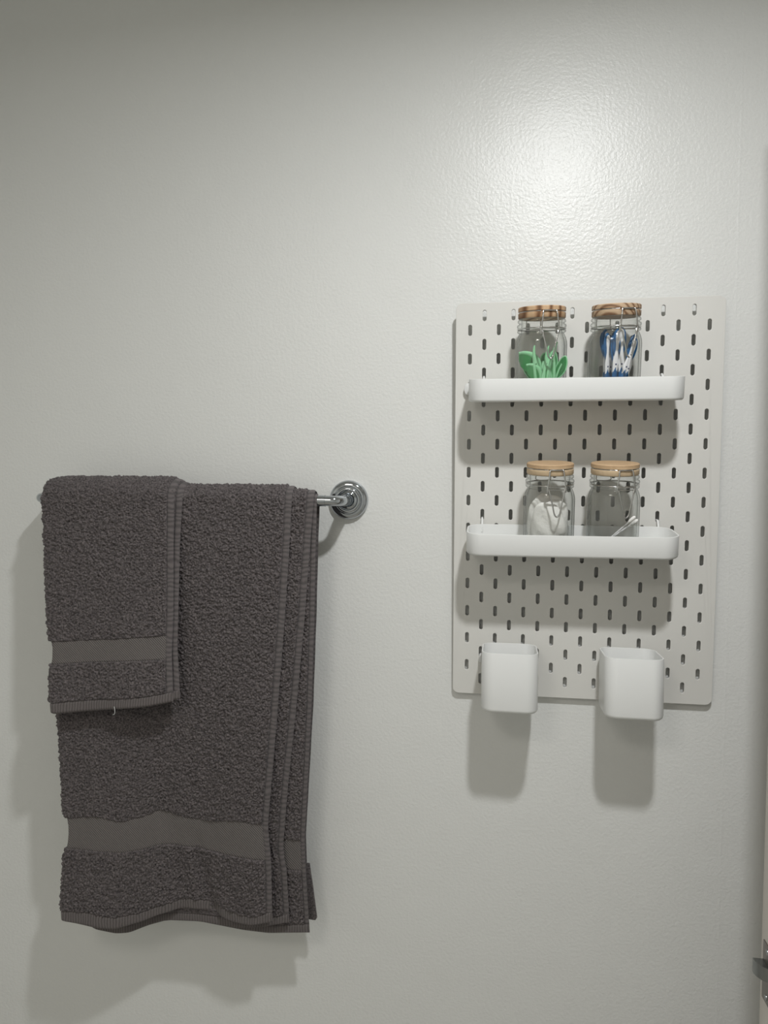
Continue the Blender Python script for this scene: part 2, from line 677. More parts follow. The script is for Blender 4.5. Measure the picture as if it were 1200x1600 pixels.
def make_jar(frame, x, z, yaw, wood, label):
    fr = frame @ Matrix.Translation(Vector((x, -27.5, z)) * K) @ Matrix.Rotation(R(-90), 4, 'X') @ Matrix.Rotation(R(yaw), 4, 'Z')
    t = thing('swing_top_jar', label, 'jar', fr, 'swing-top glass jars on the pegboard shelves')
    outer = [(0, 1.2), (24, 1.0), (26, 0), (30, 0.4), (32.6, 2.6), (33.5, 6.5), (33.6, 40), (33.5, 70), (33.0, 75), (31.6, 80), (29.8, 84), (28.8, 85.6),
             (29.6, 86.2), (31.2, 87), (31.7, 88.3), (31.2, 89.6), (29.6, 90.4), (28.9, 91.3), (29.6, 92.2), (31.4, 93), (32.0, 94.8), (31.4, 96.6), (29.8, 97.4), (29.0, 98.2), (29.8, 99), (31.0, 99.8), (31.2, 101.2), (30.4, 103), (28.6, 104)]
    inner = [(26.6, 104), (26.4, 97), (26.6, 88), (27.6, 84), (29.2, 79), (30.4, 74), (30.9, 69), (31.0, 40), (30.8, 10), (29.5, 6.5), (26, 5.2), (0, 5.4)]
    bm = bmesh.new()
    lathe(bm, outer + inner, 64)
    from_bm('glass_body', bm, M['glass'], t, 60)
    bm = bmesh.new()
    lathe(bm, [(0, 104.2), (25.4, 104.2), (25.8, 104.4), (29.8, 104.4), (30.6, 105.4), (30.7, 111.0), (30.2, 111.4), (28.6, 111.5), (28.6, 113.1), (30.2, 113.2), (30.7, 113.6),
               (30.7, 118.0), (29.7, 119.0), (0, 119.0)], 64)
    from_bm('wooden_lid', bm, wood, t, 40)
    bm = bmesh.new()
    lathe(bm, [(26.6, 103.9), (29.4, 103.9), (29.6, 104.3), (26.6, 104.3)], 48, closed=True)
    from_bm('gasket', bm, M['gasket'], t, 40)
    # wires
    bm = bmesh.new()
    tube(bm, arc_pts(31.2, 91.3, 0, 345, 60), 0.85, 8)
    tube(bm, arc_pts(29.5, 112.3, 20, 340, 56), 0.8, 8)
    # rear hinge loop
    tube(bm, smooth_path([(-9, 29.3, 112.3), (-9.5, 33, 108), (-10, 33.5, 98), (-9, 32.2, 92), (9, 32.2, 92), (10, 33.5, 98), (9.5, 33, 108), (9, 29.3, 112.3)], 40), 0.8, 8)
    from_bm('wire_ring', bm, M['steel'], t, 60)
    bm = bmesh.new()                          # hoop that grips the lid groove
    tube(bm, smooth_path([(-11.4, -32.6, 88.5), (-11.2, -33.6, 94), (-9.6, -33.0, 106), (-8.8, -31.6, 111.6), (-7.2, -31.0, 112.4), (0, -31.6, 112.4), (7.2, -31.0, 112.4), (8.8, -31.6, 111.6), (9.6, -33.0, 106), (11.2, -33.6, 94), (11.4, -32.6, 88.5)], 60), 1.0, 8)
    from_bm('bail_hoop', bm, M['steel'], t, 60)
    bm = bmesh.new()                          # lever: little cross-bar and the long hanging loop
    tube(bm, [(-12.4, -33.6, 90.6), (12.4, -33.6, 90.6)], 1.05, 8)
    tube(bm, [(-11.2, -32.8, 87.0), (11.2, -32.8, 87.0)], 0.7, 8)
    for s in (-1, 1):
        tube(bm, [(s * 11.6, -32.6, 92.5), (s * 11.9, -33.6, 88), (s * 11.4, -32.8, 83.5)], 1.5, 8)
    tube(bm, smooth_path([(-10.2, -33.6, 87.5), (-9.2, -35.2, 82), (-5.6, -36.6, 66), (-3.4, -36.8, 56), (0, -36.8, 52.0), (3.4, -36.8, 56), (5.6, -36.6, 66), (9.2, -35.2, 82), (10.2, -33.6, 87.5)], 64), 1.0, 8)
    from_bm('lever', bm, M['steel'], t, 60)
    return fr


JZ = 45
J_GREEN = make_jar(SH_UP, 115.0 - 157.6, JZ, 15, M['wood_ring'], 'upper left glass jar with ringed wooden lid, holding mint green floss picks')
J_BLUE = make_jar(SH_UP, 209.3 - 157.6, JZ, 19, M['wood_slant'], 'upper right glass jar with slant-grained wooden lid, holding blue and white dental picks')
J_PADS = make_jar(SH_LO, 129.3 - 156.7, JZ, 11, M['wood_pale'], 'lower left glass jar with pale wooden lid, filled with white cotton pads')
J_SWAB = make_jar(SH_LO, 212.7 - 156.7, JZ, 16, M['wood_pale'], 'lower right nearly empty glass jar with pale wooden lid and cotton swabs')


# ------------------------------------------------------------------ contents of the jars
def flat_outline(bm, half, thick, bend=0.0, rim=0.0):
    """symmetric flat shape: half = [(height, half width)], thickness in y, bowed by bend (mm) in x."""
    n = len(half)
    hmax = half[-1][0] - half[0][0]
    rings = []
    for h, w in half:
        f = (h - half[0][0]) / hmax
        off = bend * math.sin(PI * f)
        ring = []
        for k in range(10):
            a = 2 * PI * k / 10
            ring.append((off + w * math.cos(a), thick / 2 * (abs(math.sin(a)) ** 0.7) * (1 if math.sin(a) >= 0 else -1), h))
        rings.append(ring)
    loft(bm, rings)


def cloned(root, matrix, label=None):
    r = root.copy()
    COL.objects.link(r)
    r.matrix_world = matrix
    if label:
        r['label'] = label
    for ch in root.children:
        c = ch.copy()
        COL.objects.link(c)
        c.parent = r
        c.matrix_parent_inverse = ch.matrix_parent_inverse.copy()
    return r


def place(frame, x, y, z, rx, ry, rz):
    return frame @ Matrix.Translation(Vector((x, y, z)) * K) @ Matrix.Rotation(R(rz), 4, 'Z') @ Matrix.Rotation(R(ry), 4, 'Y') @ Matrix.Rotation(R(rx), 4, 'X')


def floss_pick(matrix):
    t = thing('floss_pick', 'mint green plastic floss pick in the upper left jar', 'floss pick', matrix, 'green floss picks in the upper left jar')
    bm = bmesh.new()
    pts = smooth_path([(0, 0, 14), (0.8, -0.6, 24), (0.4, -1.0, 34), (-0.4, -0.9, 44), (0, 0, 52)], 24)
    n = len(pts)
    tube(bm, pts, [2.3 - 1.1 * i / n for i in range(n)], 10, flat=((0, 1, 0), 0.7))
    for s in (-1, 1):                         # bow that holds the floss, at the foot
        tube(bm, smooth_path([(0, 0, 15), (s * 4.5, 0, 13.5), (s * 7, 0, 9), (s * 6.6, 0, 1.5)], 16), 1.5, 8)
    # raised rim round the leaf-shaped grip
    half = [(26, 1.2), (31, 4.4), (38, 7.0), (46, 7.6), (54, 6.4), (60, 4.2), (64, 1.2)]
    rim = [(1.6 * math.sin(PI * (h - 26) / 38) + w, 1.5 * math.sin((h - 26) / 12), h) for h, w in half]
    rim += [(1.6 * math.sin(PI * (h - 26) / 38) - w, 1.5 * math.sin((h - 26) / 12), h) for h, w in half[::-1]]
    tube(bm, smooth_path(rim + rim[:1], 48), 1.05, 8)
    from_bm('handle', bm, M['green'], t, 50)
    bm = bmesh.new()
    flat_outline(bm, half, 1.2, 1.6)
    for v in bm.verts:
        v.co.y += 1.5 * K * math.sin((v.co.z / K - 26) / 12)
    from_bm('grip', bm, M['greend'], t, 50)
    bm = bmesh.new()
    tube(bm, [(-6.2, 0, 2.6), (6.2, 0, 2.6)], 0.3, 6)
    from_bm('floss', bm, M['floss'], t, 50)
    return t


def bow_pick(matrix, label):
    """pick whose curved bow faces up, with a thin web inside it"""
    t = thing('floss_pick', label, 'floss pick', matrix, 'green floss picks in the upper left jar')
    arc = smooth_path([(5, 0, 6), (7.5, 0, 22), (7.5, 0, 34), (4, 0, 44), (-3, 0, 50), (-12, 0, 52.5), (-19, 0, 52)], 36)
    n = len(arc)
    bm = bmesh.new()
    tube(bm, arc, [2.0 + 1.6 * math.sin(PI * min(1, i / n + 0.12)) for i in range(n)], 10, flat=((0, 1, 0), 0.6))
    from_bm('handle', bm, M['green'], t, 50)
    bm = bmesh.new()
    edge = [p for p in arc if p.z > 24] + [Vector((-19, 0, 44)), Vector((-17, 0, 36)), Vector((-10, 0, 29)), Vector((0, 0, 25))]
    loft(bm, [[(p.x, y, p.z) for p in edge] for y in (-0.6, 0.6)])
    from_bm('web', bm, M['greend'], t, 30)
    return t


def loop_pick(matrix, label):
    """slim pick with a long slot between two ribs"""
    t = thing('floss_pick', label, 'floss pick', matrix, 'green floss picks in the upper left jar')
    bm = bmesh.new()
    for s in (-1, 1):
        tube(bm, smooth_path([(s * 4.6, 0, 6), (s * 4.0, 0, 22), (s * 2.9, 0, 36), (s * 1.4, 0, 44), (0, 0, 50)], 24), 2.3, 8)
    tube(bm, smooth_path([(0, 0, 44), (0.4, 0, 54), (1.6, -0.6, 62), (3.4, -1.2, 68)], 16), [3.2 - 2.2 * i / 15 for i in range(16)], 8)
    from_bm('handle', bm, M['green'], t, 50)
    bm = bmesh.new()
    loft(bm, [[(x, y, z) for x, z in ((-3.6, 8), (3.6, 8), (2.6, 30), (0.8, 43), (-0.8, 43), (-2.6, 30))] for y in (0.2, 1.2)])
    from_bm('web', bm, M['greend'], t, 30)
    return t


bow_pick(place(J_GREEN, -9.5, -3, 7, 3, -3, 0) @ Matrix.Scale(1.04, 4), 'mint green floss pick with wide bow, highest at the left of its jar')
bow_pick(place(J_GREEN, -9, -16, 6, 2, -4, 6) @ Matrix.Scale(0.76, 4), 'smaller mint green floss pick under the wide bow at the left of its jar')
loop_pick(place(J_GREEN, 1, -23, 6, 2, -3, 6) @ Matrix.Scale(0.92, 4), 'slim mint green floss pick standing upright in the middle of its jar')
loop_pick(place(J_GREEN, 6, -19, 6, 1, 4, -10), 'tallest slim mint green floss pick reaching towards the wire lever')
loop_pick(place(J_GREEN, -6, -23, 6, 2, 10, -8) @ Matrix.Scale(0.84, 4), 'short slim mint green floss pick crossing in front of the upright one')
loop_pick(place(J_GREEN, 9, -18, 6, 1, -10, 12) @ Matrix.Scale(0.8, 4), 'short slim green floss pick leaning left in front of the leaf-gripped ones')
loop_pick(place(J_GREEN, -4, -14, 6, 0, -14, 20) @ Matrix.Scale(0.95, 4), 'slim mint green floss pick tilted left behind the upright one')
fp = None
for k, a in enumerate([(5, -14, 6, 3, 24, -14, 0.9), (6, -5, 6, 0, 28, 10, 0.8), (2, -6, 6, -5, 12, -24, 0.98), (-4, 4, 6, -10, -16, 10, 0.95), (2, 10, 6, -10, 10, 0, 0.95)]):
    mtx = place(J_GREEN, *a[:6]) @ Matrix.Scale(a[6] * 0.93, 4)
    lb = ('leaf-gripped mint green floss pick leaning right at the front of its jar', 'leaf-gripped green floss pick lying lowest at the right of its jar',
          'leaf-gripped green floss pick between the slim picks and the right wall of its jar', 'leaf-gripped green floss pick at the back left of its jar', 'leaf-gripped green floss pick at the back right of its jar')[k]
    if fp is None:
        fp = floss_pick(mtx)
        fp['label'] = lb
    else:
        cloned(fp, mtx, lb)


def dental_pick(matrix):
    t = thing('dental_pick', 'white dental pick with blue head in the upper right jar', 'dental pick', matrix, 'blue and white dental picks in the upper right jar')
    bm = bmesh.new()
    flat_outline(bm, [(0, 1.2), (4, 2.4), (18, 2.6), (30, 3.4), (42, 4.0), (50, 2.8), (57, 1.7), (64, 1.9), (70, 2.8), (76, 3.0), (80, 2.4), (82, 0.8)], 3.4)
    from_bm('handle', bm, M['pwhite'], t, 50)
    bm = bmesh.new()
    flat_outline(bm, [(46, 0.8), (52, 3.6), (60, 5.6), (70, 6.2), (78, 5.4), (83, 3.4), (85, 1.0)], 3.6)
    bmesh.ops.translate(bm, verts=bm.verts, vec=Vector((0, 2.2, 0)) * K)
    from_bm('blue_head', bm, M['blue'], t, 50)
    bm = bmesh.new()
    flat_outline(bm, [(-1, 1.4), (3, 3.4), (16, 3.9), (28, 3.2), (34, 0.8)], 4.0)
    from_bm('blue_foot', bm, M['blue'], t, 50)
    bm = bmesh.new()
    bmesh.ops.create_uvsphere(bm, u_segments=12, v_segments=8, radius=1.5 * K)
    bmesh.ops.translate(bm, verts=bm.verts, vec=Vector((0, -0.8, 38)) * K)
    from_bm('blue_dot', bm, M['navy'], t, 50)
    return t


dp = None
BEHIND = 'white dental pick with blue head standing behind the front ones in the upper right jar'
DP = [(-16, -9, 7, 2, -2, 14, 0.90, 'leftmost upright white dental pick with blue head in the upper right jar'),
      (-9, -16, 7, 1, 3, -6, 0.97, 'second blue and white dental pick from the left, at the front of its jar'),
      (-3, -11, 7, 0, -4, 22, 0.86, 'shorter blue and white dental pick just left of the middle of its jar'),
      (3, -17, 7, 2, -1, -10, 0.98, 'tall blue and white dental pick in the middle front of its jar'),
      (-5, -22, 7, -1, 19, 4, 0.93, 'blue and white dental pick leaning right across the front of its jar'),
      (4, -20, 7, -2, 13, -12, 0.84, 'shorter blue and white dental pick leaning right beside the crossing one'),
      (-12, 4, 7, -4, 4, 20, 0.98, BEHIND), (-3, 6, 7, -4, -6, -10, 0.95, BEHIND), (7, 3, 7, -2, 3, 15, 0.97, BEHIND), (12, 6, 7, -4, -3, 0, 0.95, BEHIND), (2, 14, 7, -6, 2, 0, 0.9, BEHIND)]
for a in DP:
    mtx = place(J_BLUE, a[0] * 0.85, a[1] * 0.85, *a[2:6]) @ Matrix.Scale(a[6], 4)
    if dp is None:
        dp = dental_pick(mtx)
        dp['label'] = a[7]
    else:
        cloned(dp, mtx, a[7])


def cotton_pad(seed, matrix, label):
    rs = np.random.default_rng(seed)
    bm = bmesh.new()
    ph = rs.uniform(0, 6.28, 8)
    nr, na = 12, 40
    def surf(r, a, side):
        rad = 26.0 * (1 + 0.05 * math.sin(3 * a + ph[0]) + 0.03 * math.sin(5 * a + ph[1]))
        x = rad * r * math.cos(a)
        z = 36 + rad * r * math.sin(a) * 1.42
        warp = 5.0 * math.sin(x / 15 + ph[2]) * math.cos((z - 36) / 17 + ph[3]) + 1.2 * math.sin(x / 5 + z / 7 + ph[4])
        th = 3.6 * math.sqrt(max(0, 1 - r ** 4)) + 0.3
        return Vector((x, warp + side * th, z)) * K
    rows = []
    for side in (-1, 1):
        c = bm.verts.new(surf(0, 0, side))
        rings = []
        for i in range(1, nr + 1):
            rings.append([bm.verts.new(surf(i / nr, 2 * PI * j / na, side)) for j in range(na)])
        for j in range(na):
            k = (j + 1) % na
            bm.faces.new((c, rings[0][j], rings[0][k]))
            for i in range(nr - 1):
                bm.faces.new((rings[i][j], rings[i + 1][j], rings[i + 1][k], rings[i][k]))
        rows.append(rings[-1])
    for j in range(na):
        k = (j + 1) % na
        bm.faces.new((rows[0][j], rows[1][j], rows[1][k], rows[0][k]))
    o = from_bm('cotton_pad', bm, M['cotton'], None, 80)
    o.matrix_world = matrix
    o['label'] = label
    o['category'] = 'cotton pad'
    o['group'] = 'cotton pads in the lower left jar'
    return o


for i, a in enumerate([(-4, -15, 6.5, 3, -3, -10), (2, -6, 6, 2, 3, 8), (-2, 1, 6.5, 0, -6, 4), (0, 9, 6.5, -2, 5, -6), (1, 16, 6.5, -4, -3, 0)]):
    cotton_pad(20 + i, place(J_PADS, *a) @ Matrix.Scale((0.86, 0.88, 0.95, 0.93, 0.82)[i], 4), ('front left cotton pad, standing against the glass of the lower left jar', 'front right cotton pad, folded under the wire lever of its jar', 'middle cotton pad rising highest in the lower left jar',
        'cotton pad second from the back of the lower left jar', 'rearmost cotton pad in the lower left jar')[i])


def swab(matrix, label):
    t = thing('cotton_swab', label, 'cotton swab', matrix, 'cotton swabs in the lower right jar')
    bm = bmesh.new()
    tube(bm, [(0, 0, 6), (0, 0, 68)], 1.15, 10)
    from_bm('stick', bm, M['pwhite'], t, 50)
    for z0, s in ((0, 1), (74, -1)):
        bm = bmesh.new()
        pr = [(0, 0), (1.5, 0.5), (2.6, 2.6), (2.9, 6), (2.5, 10), (1.8, 13.5), (1.15, 14.5), (0, 14.5)]
        lathe(bm, [(r, z0 + s * h) for r, h in pr], 14)
        from_bm('cotton_bud', bm, M['cotton'], t, 60)
    return t


sw = None
for a, lb in (((-19, -19, 9, 4, 44, -12), 'upper cotton swab leaning across the lower right jar'), ((-20, -15, 8.5, 2, 51, -6), 'middle cotton swab leaning across the lower right jar'),
              ((-22, -10, 8.5, -3, 58, 4), 'lowest cotton swab lying across the lower right jar')):
    mtx = place(J_SWAB @ Matrix.Rotation(R(-16), 4, 'Z'), *a) @ Matrix.Scale(0.84, 4)
    if sw is None:
        sw = swab(mtx, lb)
    else:
        cloned(sw, mtx, lb)

# ------------------------------------------------------------------ towel rail
BARZ, BARD = 1476.5, 64.0
rail = thing('towel_rail', 'chrome towel rail with round wall rosettes, holding the dark towels', 'towel rail', Matrix.Translation(Vector((-386, 0, BARZ)) * K))


def railpart(name, bm, x, m=M['chrome']):
    o = from_bm(name, bm, m, rail, 40)
    o.location = Vector((x + 386, 0, 0)) * K
    return o


RX, LX = -157.5, -621.0
for x, s in ((RX, -1), (LX, 1)):
    bm = bmesh.new()
    lathe(bm, [(0, 0.2), (29, 0.2), (29.2, 3.5), (28.4, 6.5), (26.4, 8.8), (23.6, 10.0), (21.6, 10.2), (21.0, 9.6), (20.4, 9.8), (19.8, 11.6), (18.2, 13.4), (16.4, 14.2),
               (15.4, 14.0), (14.8, 12.6), (13.8, 12.2), (12.6, 12.6), (11.6, 13.8), (9.5, 14.6), (0, 14.8)], 64, 'y')
    railpart('rosette', bm, x)
    bm = bmesh.new()
    path = [(0, -13, 0), (0, -30, 0), (0, -50, 0)]
    for k in range(1, 9):
        a = R(90 * k / 8)
        path.append((s * 14 * (1 - math.cos(a)), -50 - 14 * math.sin(a), 0))
    path.append((s * 22, -64, 0))
    rr = [11.0, 8.8, 7.7] + [7.4] * 8 + [7.4]
    tube(bm, path, rr, 24)
    railpart('arm', bm, x)
    bm = bmesh.new()
    tube(bm, [(s * 21, -64, 0), (s * 21.3, -64, 0), (s * 34, -64, 0), (s * 34.3, -64, 0)], [6.6, 8.0, 8.0, 6.6], 24)
    railpart('collar', bm, x)
bm = bmesh.new()
tube(bm, [(LX + 30 + 386, -64, 0), (RX - 30 + 386, -64, 0)], 6.3, 24)
from_bm('bar', bm, M['chrome'], rail, 40)


# ------------------------------------------------------------------ towels
def blur(a, s):
    n = int(3 * s + 1)
    k = np.exp(-0.5 * (np.arange(-n, n + 1) / s) ** 2)
    k /= k.sum()
    a = np.apply_along_axis(lambda m: np.convolve(np.pad(m, n, 'wrap'), k, 'valid'), 0, a)
    return np.apply_along_axis(lambda m: np.convolve(np.pad(m, n, 'wrap'), k, 'valid'), 1, a)


def loop_noise():
    n = 512
    a = blur(rng.standard_normal((n, n)), 0.9)
    a /= a.std()
    b = blur(rng.standard_normal((n, n)), 9.0)
    b /= b.std()
    c = blur(rng.standard_normal((n, n)), 2.4)
    c /= c.std()
    return np.clip(a, -2, 2) * 0.68 + c * 0.22 + b * 0.05


LOOP = loop_noise()


def noise_grid(nv, nu):
    oi, oj = rng.integers(0, 512, 2)
    i = (np.arange(nv) + oi) % 512
    j = (np.arange(nu) + oj) % 512
    return LOOP[np.ix_(i, j)]


def grid_faces(nv, nu, base, flip=False):
    i, j = np.meshgrid(np.arange(nv - 1), np.arange(nu - 1), indexing='ij')
    a = (i * nu + j).ravel() + base
    f = np.stack([a, a + 1, a + nu + 1, a + nu], 1)
    return f[:, ::-1] if flip else f


def cloth_piece(name, P, out_t, in_t, amp, m, parent, edge_v=(1, 1), edge_u=(1, 1), soft=3):
    """P: (nv, nu, 3) mid surface (mm). Outer side faces the room; built as a closed shell with pile relief."""
    nv, nu = P.shape[:2]
    dv = np.gradient(P, axis=0)
    du = np.gradient(P, axis=1)
    N = np.cross(dv, du)
    N /= np.linalg.norm(N, axis=2, keepdims=True) + 1e-9
    if N[nv - 2, nu // 2, 1] > 0:            # front (last rows) must look towards -y
        N = -N
    off = np.full((nv, nu), float(out_t))
    if amp:
        off = off + amp * noise_grid(nv, nu)
    iv = np.minimum(np.arange(nv) * edge_v[0] + (0 if edge_v[0] else 999), (nv - 1 - np.arange(nv)) * edge_v[1] + (0 if edge_v[1] else 999))
    iu = np.minimum(np.arange(nu) * edge_u[0] + (0 if edge_u[0] else 999), (nu - 1 - np.arange(nu)) * edge_u[1] + (0 if edge_u[1] else 999))
    e = np.minimum(iv[:, None], iu[None, :])
    k = np.clip(e / soft, 0, 1)
    k = np.sqrt(1 - (1 - k) ** 2)
    off = off * k - in_t * (1 - k)
    off[0, :] = off[-1, :] = -in_t
    off[:, 0] = off[:, -1] = -in_t
    outer = P + N * off[..., None]
    if amp:                                   # loops lean a little sideways too
        outer = outer + (du / (np.linalg.norm(du, axis=2, keepdims=True) + 1e-9)) * (0.25 * amp * noise_grid(nv, nu) * k)[..., None]
    si = np.unique(np.r_[np.arange(0, nv, 6), nv - 1])
    sj = np.unique(np.r_[np.arange(0, nu, 6), nu - 1])
    inner = (P - N * in_t)[np.ix_(si, sj)]
    V = np.vstack([outer.reshape(-1, 3), inner.reshape(-1, 3)]) * K
    F = np.vstack([grid_faces(nv, nu, 0, False), grid_faces(len(si), len(sj), nv * nu, True)])
    me = bpy.data.meshes.new(name)
    me.vertices.add(len(V))
    me.vertices.foreach_set('co', V.astype(np.float32).ravel())
    me.loops.add(F.size)
    me.loops.foreach_set('vertex_index', F.astype(np.int32).ravel())
    me.polygons.add(len(F))
    me.polygons.foreach_set('loop_start', (np.arange(len(F)) * 4).astype(np.int32))
    me.polygons.foreach_set('use_smooth', np.ones(len(F), bool))
    me.update(calc_edges=True)
    me.validate()
    me.name = name
    me.materials.append(m)
    o = bpy.data.objects.new(name, me)
    COL.objects.link(o)
    if parent:
        o.parent = parent
        o.matrix_parent_inverse = parent_world(parent).inverted()
    return o


def parent_world(o):
    return o.matrix_world.copy() if o.parent is None else Matrix.Identity(4)


def curve(pts):
    p = sorted(pts)
    x = np.array([a for a, b in p])
    y = np.array([b for a, b in p])
    def f(q):
        q = np.asarray(q, float)
        # light smoothing of the polyline
        h = (x[-1] - x[0]) / 60
        return (np.interp(q - h, x, y) + 2 * np.interp(q, x, y) + np.interp(q + h, x, y)) / 4
    return f


def towel_layer(parent, XL, XR, bottom, r0, depth, res, back_len, selv=9.0, hemw=None, band=None, hem_top=None,
                dense_from=0.0, rfun=None, name='terry_layer', lower=True):
    """One fold of a towel hung over the bar. XL/XR: x of the side edges by z; bottom/hem_top/band: z by x.
    depth(u, w): distance from the wall, w = 0 at the bar, 1 at the bottom hem."""
    us = np.arange(0, 1, res / 330.0)
    W = float(np.mean(XR(np.array([1400.0, 1000.0])) - XL(np.array([1400.0, 1000.0]))))
    fine = res / W
    if dense_from > 0:
        us = np.r_[np.linspace(0, dense_from, 18)[:-1], np.arange(dense_from, 1 + 1e-6, fine)]
    else:
        us = np.arange(0, 1 + 1e-6, fine)
    us[-1] = 1.0
    ue = 1 - selv / W
    ut = us[us <= ue]
    ut = np.r_[ut, ue]
    usv = np.linspace(ue, 1, max(6, int(selv / 1.3)))

    def zcurve(fn, u):
        # x differs with z; two fixed-point steps are enough
        z = np.full(len(u), 900.0)
        for _ in range(3):
            x = XL(z) + (XR(z) - XL(z)) * u
            z = fn(x)
        return z

    zbotfull = lambda u: zcurve(bottom, u)

    def front(u, Z):
        """Z: (nv, nu)"""
        zb = zbotfull(u)[None, :]
        w = np.clip((BARZ - Z) / (BARZ - zb), 0, 1)
        X = XL(Z) + (XR(Z) - XL(Z)) * u[None, :]
        U = np.broadcast_to(u[None, :], Z.shape)
        D = depth(U, w)
        return np.stack([X, -D, Z], 2)

    def over(u, z_end, step):
        """rows: up the back, over the bar and down the front to z_end(u)"""
        rr = r0 * (rfun(u) if rfun is not None else np.ones_like(u))
        xl, xr = XL(np.array([BARZ])), XR(np.array([BARZ]))
        xb = xl + (xr - xl) * u
        rows = []
        nb = int(back_len / 12)
        for k in range(nb):
            z = BARZ - back_len + back_len * k / nb
            x = XL(np.full_like(u, z)) + (XR(np.full_like(u, z)) - XL(np.full_like(u, z))) * u
            rows.append(np.stack([x, -(BARD - rr), np.full_like(u, z)], 1))
        na = max(8, int(PI * r0 / step))
        for k in range(na + 1):
            a = PI * k / na
            d = BARD - rr * np.cos(a)
            if k == na:
                d = depth(u, np.zeros_like(u))
            rows.append(np.stack([xb, -d, BARZ + rr * np.sin(a)], 1))
        ze = z_end(u)
        n = max(4, int((BARZ - ze.mean()) / step))
        t = (np.arange(1, n + 1) / n)[:, None]
        Z = BARZ + (ze[None, :] - BARZ) * t
        fr = front(u, Z)
        # blend from the arc into the hanging front
        return np.concatenate([np.stack(rows), fr], 0)

    hemz = (lambda u: zcurve(hem_top, u)) if hem_top is not None else (lambda u: zbotfull(u) + (hemw or 12))
    top_end = (lambda u: zcurve(band[0], u)) if band else hemz
    body = cloth_piece(name, over(ut, top_end, res), 2.2, 1.4, 1.3, M['terry'], parent, (1, 1), (1, 1))
    if band:
        zb0 = lambda u: zcurve(band[0], u)
        zb1 = lambda u: zcurve(band[1], u)
        uu = np.linspace(0.012, 1, 120) if dense_from == 0 else np.linspace(dense_from, 1, 40)
        uu = np.r_[uu[uu < ue - 0.004], ue + 0.004]
        t = np.linspace(-0.03, 1.03, 24)[:, None]
        Z = zb0(uu)[None, :] + (zb1(uu) - zb0(uu))[None, :] * t
        cloth_piece('woven_band', front(uu, Z), 0.6, 0.9, 0.0, M['band'], body, (1, 1), (1, 1), 1)
        n = int((zb1(ut) - hemz(ut)).mean() / res)
        t = np.linspace(0, 1, n)[:, None]
        Z = zb1(ut)[None, :] + (hemz(ut) - zb1(ut))[None, :] * t
        cloth_piece('lower_terry', front(ut, Z), 2.2, 1.4, 1.3, M['terry'], body, (1, 1), (1, 1))
    # hem
    uh = np.linspace(0.0, 1, 160)
    t = np.linspace(-0.08, 1, 10)[:, None]
    Z = hemz(uh)[None, :] + (zbotfull(uh) - hemz(uh))[None, :] * t
    cloth_piece('hem', front(uh, Z), 1.5, 1.5, 0.0, M['hem'], body, (1, 1), (1, 1), 2)
    # selvedge along the right side, from behind the bar to the hem
    S = over(usv, lambda u: hemz(u) - 1.0, 3.0)
    wob = 0.35 * np.sin(np.arange(S.shape[0]) * 1.1)[:, None] * np.linspace(0, 1, S.shape[1])[None, :]
    S[..., 1] -= wob
    cloth_piece('selvedge', S, 1.1, 1.1, 0.0, M['selv'], body, (1, 1), (1, 1), 2)
    return body


def roll(u, w=0.03, h=6.0):
    """rounded fold at the left side"""
    k = np.clip(1 - u / w, 0, 1)
    return h * (1 - np.sqrt(1 - k ** 2))


# --- bath towel, folded in three
bath = thing('bath_towel', 'large charcoal terry bath towel folded in layers over the chrome rail', 'towel', Matrix.Translation(Vector((-390, -64, BARZ)) * K))
bXL = curve([(1520, -588), (1456.6, -585.0), (1268.6, -580.8), (1160.7, -575.5), (1062.8, -567.7), (1014.5, -564.7), (1007.5, -558.5), (968.5, -557.6), (962.6, -562.4), (877.3, -565.2), (861.0, -562.7)])
bXR = curve([(1520, -220), (1487.8, -221.6), (1416.4, -225.3), (1317.4, -231.8), (1189.6, -242.1), (1078.7, -251.4), (1013.7, -257.0), (957.8, -251.6), (873.3, -249.8)])
b_bot = curve([(-562.6, 859.2), (-517.1, 855.2), (-481.6, 850.1), (-447.4, 858.1), (-421.8, 867.7), (-384.7, 873.4), (-355.3, 874.0), (-314.2, 864.9), (-283.3, 864.9), (-249.8, 873.3)])
b_hem = curve([(-563.0, 872.9), (-517.5, 875.5), (-481.6, 867.1), (-447.4, 872.4), (-421.7, 881.3), (-384.5, 889.1), (-355.1, 888.7), (-314.1, 880.3), (-283.3, 877.2), (-249.8, 888.4)])
b_b0 = curve([(-560.5, 1007.3), (-510.8, 1014.3), (-474.2, 1006.8), (-442.7, 1013.7), (-420.2, 1023.7), (-382.7, 1013.2), (-343.7, 1009.3), (-303.2, 1016.7), (-257.0, 1013.7)])
b_b1 = curve([(-559.5, 965.6), (-509.8, 964.5), (-473.9, 962.8), (-442.9, 966.3), (-420.7, 973.9), (-383.3, 969.8), (-344.3, 965.1), (-303.4, 963.9), (-255.2, 963.4)])
PU = np.array([0, 0.17, 0.32, 0.53, 0.71, 0.92, 1.0])
PD = np.array([114, 111, 99, 78, 77, 90, 86])
pd = curve(list(zip(PU * 100, PD)))


